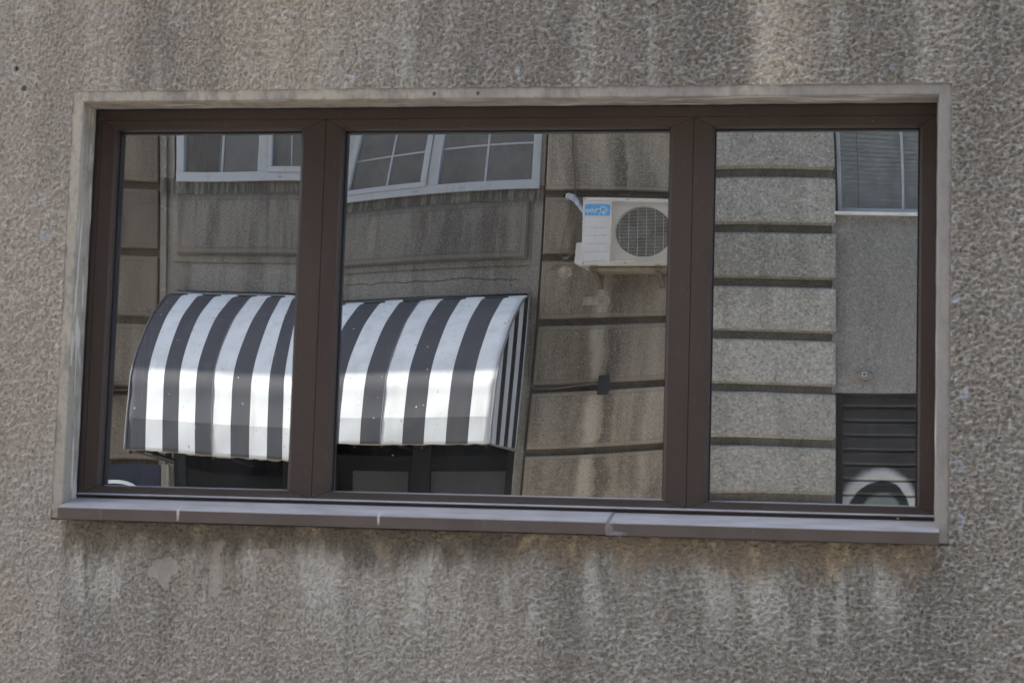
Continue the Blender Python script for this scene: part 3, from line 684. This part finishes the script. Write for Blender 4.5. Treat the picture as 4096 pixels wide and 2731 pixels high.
def awn_mat(name, ca, dirt, dk):
    a = N(name); n1_ = a.noise(4, det=5); n2_ = a.noise(26, det=4)
    c = a.mix(a.mr(n1_, .3, .7), [k * .93 for k in ca], ca)
    c = a.mix(a.mr(a.noise(8, a.scale(a.co, (1, 1, .15)), det=5), .45, .72, 0, .55), c, dirt); c = a.mix(a.mr(a.noise(1.3, a.scale(a.vadd(a.co, (3, 1, 6)), (1, 1, .6)), det=6, rough=.65), .5, .72, 0, .4), c, dirt)
    c = a.mix(a.mr(n2_, .66, .72, 0, .8), c, dk)
    c = a.mix(a.mr(a.z, -.872, -.890), c, (.30, .26, .19))
    c = a.mix(a.mr(a.noise(30, a.vadd(a.co, (4, 4, 4)), det=1), .77, .79), c, (.7, .7, .68))
    a.bsdf(c, a.mr(n1_, .3, .7, .6, .8), spec=.18, nrm=a.bump(a.add(a.mul(n2_, .3), n1_), .002, .4)); return a.m
M_AW = awn_mat('white_awning_paint', (.74, .77, .77), (.55, .56, .53), (.30, .23, .15)); M_AB = awn_mat('black_awning_paint', (.080, .082, .092), (.11, .108, .106), (.085, .07, .05))
M_AG = awn_mat('shaded_white_awning_paint', (.50, .50, .51), (.42, .42, .41), (.2, .17, .13)); M_AK = awn_mat('shaded_black_awning_paint', (.022, .022, .025), (.03, .03, .03), (.05, .04, .03))  # stripe paints copied darker for the end panels, their shade put into the colour
b = B(); wob_r = random.Random(5)
sub = 3; cols = []
for k in range(20 * sub + 1):
    x = AX0 + k * SWD / sub; col_ = []
    for i, (d, z) in enumerate(CURVE):
        e = .0012 * math.sin(x * 7 + i * .5) + .0006 * math.sin(x * 19 + i)
        zz = z + (wob_r.uniform(-.007, .007) if i == len(CURVE) - 1 else 0)
        inn = .0 if i > 1 else 0
        col_.append(b.bm.verts.new((x, F(d + e * min(1, i / 6)), zz)))
    cols.append(col_)
for k in range(20 * sub):
    mi = 1 if (k // sub) % 2 == 0 else 0
    for i in range(len(CURVE) - 1):
        f_ = b.bm.faces.new([cols[k][i], cols[k][i + 1], cols[k + 1][i + 1], cols[k + 1][i]]); f_.material_index = mi; f_.smooth = True
crease = len(CURVE) - 4
for e in b.bm.edges:
    pass
can = b.build('canopy', [M_AW, M_AB], aw)
for e in can.data.edges:
    p0, p1 = (can.data.vertices[v].co for v in e.vertices)
    if abs(p0.z + .655) < .02 and abs(p1.z + .655) < .02: e.use_edge_sharp = True
sm_ = can.modifiers.new('thickness', 'SOLIDIFY'); sm_.thickness = .004; sm_.offset = 0
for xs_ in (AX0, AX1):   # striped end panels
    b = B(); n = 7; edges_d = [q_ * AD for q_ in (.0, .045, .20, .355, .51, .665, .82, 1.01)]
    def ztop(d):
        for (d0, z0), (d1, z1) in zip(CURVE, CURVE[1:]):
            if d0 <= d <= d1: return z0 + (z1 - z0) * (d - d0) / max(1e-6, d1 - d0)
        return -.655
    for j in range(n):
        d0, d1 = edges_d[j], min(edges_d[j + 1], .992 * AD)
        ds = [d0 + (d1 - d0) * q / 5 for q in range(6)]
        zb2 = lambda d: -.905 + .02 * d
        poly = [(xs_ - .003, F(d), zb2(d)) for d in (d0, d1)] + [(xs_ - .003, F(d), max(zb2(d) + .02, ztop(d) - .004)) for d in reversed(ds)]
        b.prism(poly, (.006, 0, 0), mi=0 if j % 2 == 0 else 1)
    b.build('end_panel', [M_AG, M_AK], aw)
M_TRIM = simple('dull_zinc_trim', (.20, .20, .20), .5, metal=.3)
for xs_ in (AX0, AX1):
    b = B(); b.tube([(xs_, F(d + .002), z + .003) for d, z in CURVE], .008, 6); b.tube([(xs_, F(.004), .42), (xs_, F(.004), -.905)], .010, 6)
    b.tube([(xs_, F(.004), -.905), (xs_, F(.965 * AD), -.888)], .006, 6); b.build('edge_trim', M_TRIM, aw)
for idx in (5, 15):
    b = B(); b.tube([(AX0 + idx * SWD - .004, F(d + .003), z + .002) for d, z in CURVE], .005, 6); b.build('panel_seam', M_TRIM, aw)
b = B(); b.tube([(AX0, F(.03), .425), (AX1, F(.03), .425)], .006, 6); b.tube([(AX0, F(.006), .44), (-1.5, F(.006), .434), (AX1 + .02, F(.006), .452)], .006, 6)
b.build('head_bar', M_TRIM, aw)
rx = random.Random(9)
for k in range(20):
    if k % 2: b = B(); b.box(AX0 + k * SWD + .01, AX0 + (k + 1) * SWD - .01, F(.0), F(.05), .405, .418 + rx.uniform(0, .012), .002); b.build('flashing_tab', M_AW, aw)
for x in (AX0 + .03, AX0 + 5 * SWD, AX0 + 10 * SWD, AX0 + 15 * SWD, AX1 - .03):
    b = B(); b.tube([(x, F(d - .02), z - .02) for d, z in CURVE], .010, 6); b.tube([(x, F(.01), -.88), (x, F(.94 * AD), -.86)], .01, 6); b.build('rib', M_BLACK, aw)
b = B(); b.box(AX0 + .02, AX1 - .02, F(-.05), F(.0), .385, .455); b.build('dark_gap_strip', M_BLACK, aw)

# ---------------------------------------------------------------- air conditioner
ac = thing('air_conditioner', (1.02, F(0), .62), 'white outdoor air conditioner with blue badge and round fan grille hung on the stone wall', 'air conditioner')
a = N('aged_white_enamel'); v = a.noise(5, det=5)
c = a.mix(a.mr(v, .3, .7), (.58, .565, .54), (.64, .62, .59)); c = a.mix(a.mr(a.noise(14, a.scale(a.co, (1, 1, .2)), det=6), .55, .8, 0, .4), c, (.42, .36, .25))
c = a.mix(a.mul(a.mr(a.z, .66, .60), .6), c, (.46, .40, .28)); c = a.mix(a.mul(a.mr(a.x, .82, .9), .35), c, (.52, .47, .36))
a.bsdf(c, .5, spec=.4); M_ENAM = a.m
DF, DB = .45, .13; CX_, CZ_, CR_ = 1.086, .913, .221; X0, X1, Z0, Z1 = .632, 1.405, .618, 1.200
b = B(); hbox(b, X0, X1, Z1 - .028, Z1, DB, DF + .004, .004); hbox(b, X0, X1, Z0, Z0 + .03, DB, DF, .004)
hbox(b, X0, X0 + .012, Z0 + .03, Z1 - .028, DB, DF, .003); hbox(b, X1 - .012, X1, Z0 + .03, Z1 - .028, DB, DF, .003); hbox(b, X0 + .012, X1 - .012, Z0 + .03, Z1 - .028, DB, DB + .02, 0)
hbox(b, X0 + .012, .836, Z0 + .03, Z1 - .028, DF - .05, DF, .003)
# front plate with the round opening
n = 64; ox0, ox1, oz0, oz1 = .836, X1 - .012, Z0 + .03, Z1 - .028
def sq(th):
    c_, s_ = math.cos(th), math.sin(th)
    t = min(((ox1 - CX_) / c_ if c_ > 0 else (ox0 - CX_) / c_) if abs(c_) > 1e-6 else 9, ((oz1 - CZ_) / s_ if s_ > 0 else (oz0 - CZ_) / s_) if abs(s_) > 1e-6 else 9)
    return CX_ + t * c_, CZ_ + t * s_
ths = sorted([2 * math.pi * k / n for k in range(n)] + [math.atan2(z - CZ_, x - CX_) % (2 * math.pi) for x in (ox0, ox1) for z in (oz0, oz1)])
o_, i_, k_ = [], [], []
for th in ths:
    sx_, sz_ = sq(th); o_.append(b.bm.verts.new((sx_, F(DF - .012), sz_))); cx_, cz_ = CX_ + CR_ * math.cos(th), CZ_ + CR_ * math.sin(th)
    i_.append(b.bm.verts.new((cx_, F(DF - .014), cz_))); k_.append(b.bm.verts.new((cx_, F(DF - .09), cz_)))
for q in range(len(ths)):
    j = (q + 1) % len(ths); b.bm.faces.new([o_[q], o_[j], i_[j], i_[q]]); b.bm.faces.new([i_[q], i_[j], k_[j], k_[q]])
b.build('casing', M_ENAM, ac)
for z in (1.151, .950, .880, .808, .737, .663): b = B(); b.tube([(.655, F(DF), z), (.806, F(DF), z)], .0045, 6); b.build('front_rib', M_ENAM, ac)
b = B()
z = oz0 + .006
while z < oz1: b.tube([(.840, F(DF + .006), z), (1.352, F(DF + .006), z)], .0012, 4); z += .0124
x = .905
while x < 1.35: b.tube([(x, F(DF + .0085), oz0 + .004), (x, F(DF + .0085), oz1 - .002)], .0015, 4); x += .067
for p_, q_ in (((.838, oz0), (.838, oz1)), ((1.354, oz0), (1.354, oz1)), ((.838, oz0), (1.354, oz0)), ((.838, oz1), (1.354, oz1))): b.tube([(p_[0], F(DF + .004), p_[1]), (q_[0], F(DF + .004), q_[1])], .0045, 6)
b.build('fan_grille', simple('yellowed_wire_grille', (.60, .56, .46), .5), ac)
M_FANB = simple('grey_fan_plastic', (.05, .053, .065), .45)
fan = link('fan', None, ac) if False else None
b = B(); b.disc_ring((CX_, CZ_), 0, .045, F(DF - .075), F(DF - .035), 24)
for k in range(3):
    th0 = .5 + k * 2 * math.pi / 3; rows = []
    for i in range(9):
        t = i / 8; th = th0 + t * 1.35; rows.append([b.bm.verts.new((CX_ + r_ * math.cos(th), F(DF - .10 + .05 * t), CZ_ + r_ * math.sin(th))) for r_ in (.04, .10, .16, .212)])
    for r0, r1_ in zip(rows, rows[1:]):
        for i in range(3): b.bm.faces.new([r0[i], r0[i + 1], r1_[i + 1], r1_[i]])
b.build('fan', M_FANB, ac)
b = B(); hbox(b, X0 + .013, X1 - .013, Z0 + .031, Z1 - .029, DF - .16, DF - .15, 0); b.build('coil', M_BLACK, ac)
M_BLUE = simple('blue_badge', (.10, .36, .66), .5, var=.06); M_WHT = simple('white_ink', (.68, .70, .70), .6, var=.05)
b = B(); hbox(b, .647, .829, 1.046, 1.140, DF, DF + .0025, .001); bd = b.build('badge', M_BLUE, ac)
def text(s_, x, z, size, d, parent, mat, bold=.0):
    cu = bpy.data.curves.new('badge_lettering', 'FONT'); cu.body = s_; cu.size = size; cu.extrude = .0006; cu.offset = bold; cu.align_x = 'LEFT'
    t_ = bpy.data.objects.new('badge_lettering_curve', cu); COL.objects.link(t_); bpy.context.view_layer.update()
    me_ = bpy.data.meshes.new_from_object(t_.evaluated_get(bpy.context.evaluated_depsgraph_get())); bpy.data.objects.remove(t_)
    me_.name = 'badge_lettering'; o = bpy.data.objects.new('badge_lettering', me_); COL.objects.link(o); me_.materials.clear(); me_.materials.append(mat); o.parent = parent
    o.location = Vector((x, F(d), z)) - origin_of(parent); o.rotation_euler = (R(90), 0, R(180)); return o
text('Midea', .767, 1.076, .048, DF + .0032, bd, M_WHT, .0004)
b = B(); b.disc_ring((.782, 1.094), .024, .0285, F(DF + .0027), F(DF + .0037), 32); b.tube([(.800, F(DF + .0035), 1.103), (.790, F(DF + .0035), 1.088), (.776, F(DF + .0035), 1.074)], [.001, .0035, .001], 6)
for x, l_ in ((.783, .028), (.752, .030), (.742, .022), (.722, .024), (.714, .02), (.695, .026), (.672, .024), (.665, .018)): b.tube([(x, F(DF + .003), 1.078), (x, F(DF + .003), 1.078 - l_)], .0016, 5)
b.build('badge_emblem', M_WHT, bd)
M_SCR = simple('rusty_screw', (.16, .13, .10), .6)
for x, z in ((.648, 1.187), (.648, .636), (.96, 1.186), (.95, .640)): b = B(); b.disc_ring((x, z), 0, .0055, F(DF), F(DF + .006), 10); b.build('screw', M_SCR, ac)
b = B(); b.hexa([(.573, F(.17), .655), (.632, F(.17), .63), (.632, F(.36), .63), (.573, F(.36), .655), (.580, F(.17), .825), (.632, F(.17), .83), (.632, F(.36), .83), (.580, F(.36), .825)])
b.build('valve_cover', M_ENAM, ac)
M_RUST = simple('rusty_galvanised_bracket', (.17, .14, .10), .7, dirt=((.14, .09, .05), .8))
b = B(); hbox(b, X0 + .05, X1 - .01, Z0 - .040, Z0, DB + .02, DF - .05, .012); b.build('base_pan', simple('rust_stained_pan', (.24, .20, .14), .7, dirt=((.2, .12, .06), .7)), ac)
for x in (.725, 1.200):
    b = B(); hbox(b, x - .022, x + .022, Z0 - .012, Z0 - .002, .0, DF + .012, .002); hbox(b, x - .022, x - .018, Z0 - .05, Z0 - .012, .0, DF - .03, 0); hbox(b, x + .018, x + .022, Z0 - .05, Z0 - .012, .0, DF - .03, 0)
    hbox(b, x - .022, x + .022, .47, Z0 - .012, .0, .006, .001)
    b.hexa([(x - .012, F(DF - .06), Z0 - .05), (x + .012, F(DF - .06), Z0 - .05), (x + .012, F(.004), .48), (x - .012, F(.004), .48), (x - .012, F(DF - .06), Z0 - .02), (x + .012, F(DF - .06), Z0 - .02), (x + .012, F(.004), .52), (x - .012, F(.004), .52)])
    b.build('bracket', M_RUST, ac)
a = N('wrapped_pipe_tape'); c = a.mix(a.mr(a.noise(30, det=4), .3, .7), (.30, .33, .35), (.50, .52, .52)); a.bsdf(c, .6, nrm=a.bump(a.noise(40, det=3), .01, .8)); M_TAPE = a.m
b = B(); b.tube([(.452, F(-.04), 1.285), (.47, F(.05), 1.285), (.50, F(.09), 1.268), (.53, F(.11), 1.235), (.57, F(.14), 1.175), (.62, F(.17), 1.10), (.66, F(.17), 1.0)], [.022, .026, .028, .022, .017, .016, .016], 10)
b.build('refrigerant_pipe', M_TAPE, ac, True)
b = B(); b.disc_ring((.440, 1.287), 0, .034, F(-.054), F(-.0525), 20); b.build('pipe_hole', M_BLACK, ac)
b = B(); pts = [(1.09 + .05 * t + .10 * math.sin(t * 1.2), F(.10 + .02 * math.sin(t)), .585 - .03 * t * t * .3) for t in [k / 6 for k in range(14)]]; b.tube(pts, .010, 8); b.build('drain_hose', M_RUST, ac)

# ---------------------------------------------------------------- cables and small fittings
M_CABLE = simple('brown_cable', (.13, .11, .09), .7)
def smooth_path(P_, n=6):
    P_ = [P_[0]] + P_ + [P_[-1]]; o = []
    for i in range(1, len(P_) - 2):
        for k in range(n):
            t = k / n; o.append(tuple(.5 * (2 * P_[i][q] + (P_[i + 1][q] - P_[i - 1][q]) * t + (2 * P_[i - 1][q] - 5 * P_[i][q] + 4 * P_[i + 1][q] - P_[i + 2][q]) * t * t + (3 * P_[i][q] - P_[i - 1][q] - 3 * P_[i + 1][q] + P_[i + 2][q]) * t ** 3) for q in range(3)))
    return o + [tuple(P_[-1])]
def cable(P_, r_): b = B(); b.tube(smooth_path([(x, F(d), z) for x, d, z in P_]), r_, 6); return b
kb = cable([(.487, .02, 4.6), (.484, .02, 2.4), (.487, .02, 1.79), (.507, .02, 1.52), (.520, .025, 1.28), (.535, .03, 1.1), (.505, .02, .93), (.478, .015, .75)], .0038)
k1 = kb.build('loose_cable', M_CABLE); tag(k1, 'thin brown cable hanging down the wall and looping beside the air conditioner', 'cable')
b = cable([(.483, .022, 3.0), (.480, .02, 1.79), (.500, .02, 1.50), (.510, .03, 1.26), (.490, .03, 1.22), (.474, .02, 1.133), (.440, .015, .966), (.422, .015, .80), (.440, .018, .748), (.479, .02, .748), (.505, .02, .80), (.525, .02, .95)], .0032)
b.build('cable_loop', M_CABLE, k1)
b = cable([(.456, .018, .745), (.40, .014, .70), (.344, .012, .652)], .003); b.build('cable_tail', M_CABLE, k1)
b = B(); b.box(.450, .482, F(.006), F(.03), .735, .757, .004); b.build('cable_tie', M_TRIM, k1)
k2 = cable([(.205, .03, .452), (.236, .0, .44), (.239, -.02, .20), (.252, -.02, .05), (.250, -.02, -.1), (.258, -.02, -.22), (.285, -.01, -.33), (.337, .012, -.362), (.481, .012, -.362), (.633, .012, -.345), (.785, .01, -.343)], .005).build('grey_cable', simple('grey_cable_sheath', (.17, .16, .15), .6))
tag(k2, 'grey cable running from the awning corner to the small black box', 'cable')
b = B(); b.box(.768, .848, F(.0), F(.055), -.437, -.272, .006, 2); jb = b.build('junction_box', simple('black_box_plastic', (.022, .023, .027), .55)); tag(jb, 'small black box fixed across a joint of the stone wall', 'electrical box')
b = B(); b.box(.778, .838, F(.055), F(.058), -.425, -.284, .001); b.build('lid', simple('black_lid_plastic', (.028, .029, .034), .5), jb)
lb = thing('terminal_block', (2.853, F(-.05), -.19), 'small old terminal block with a white square plate on the grey rendered wall', 'electrical fitting')
b = B(); b.box(2.785, 2.92, F(-.05), F(-.02), -.215, -.168, .005); b.build('base', simple('aged_wood_base', (.26, .22, .17), .9), lb)
b = B(); b.box(2.832, 2.872, F(-.02), F(.012), -.198, -.160, .003); b.build('plate', M_PVC, lb)
b = B(); b.disc_ring((2.852, -.180), 0, .009, F(.012), F(.0135), 12); b.build('plate_hole', M_BLACK, lb)
b = B(); b.tube([(2.846, F(-.02), -.208), (2.852, F(.0), -.212), (2.862, F(-.02), -.208)], .005, 6); b.build('lug', M_PVC, lb)
sg = thing('wall_sign', (-3.37, F(.01), GZ + .9), 'dark blue wall panel with a white ring, bottom corner of the left pane', 'sign')
b = B(); b.box(-3.85, -3.0, F(.004), F(.03), -2.2, -.93, .004); b.build('panel', simple('navy_panel_paint', (.016, .020, .036), .4), sg)
b = B(); b.box(-3.0, -2.915, F(-.05), F(.02), -2.2, -.915, .006); b.build('panel_edge', M_BAND, sg)
b = B(); b.disc_ring((-3.37, -1.31), .235, .262, F(.030), F(.034), 72); b.build('ring', M_WHT, sg)
wl = thing('wall_lantern', (-3.34, F(0), -.42), 'dark little lamp on the pier left of the awning with a cable', 'wall lamp')
b = B(); b.box(-3.56, -3.435, F(.0), F(.09), -.44, -.29, .01); b.build('housing', M_BLACK, wl)
b = cable([(-3.44, .02, -.365), (-3.25, .015, -.36), (-3.12, .015, -.365), (-3.0, -.0, -.37)], .005); b.build('lead', M_CABLE, wl)
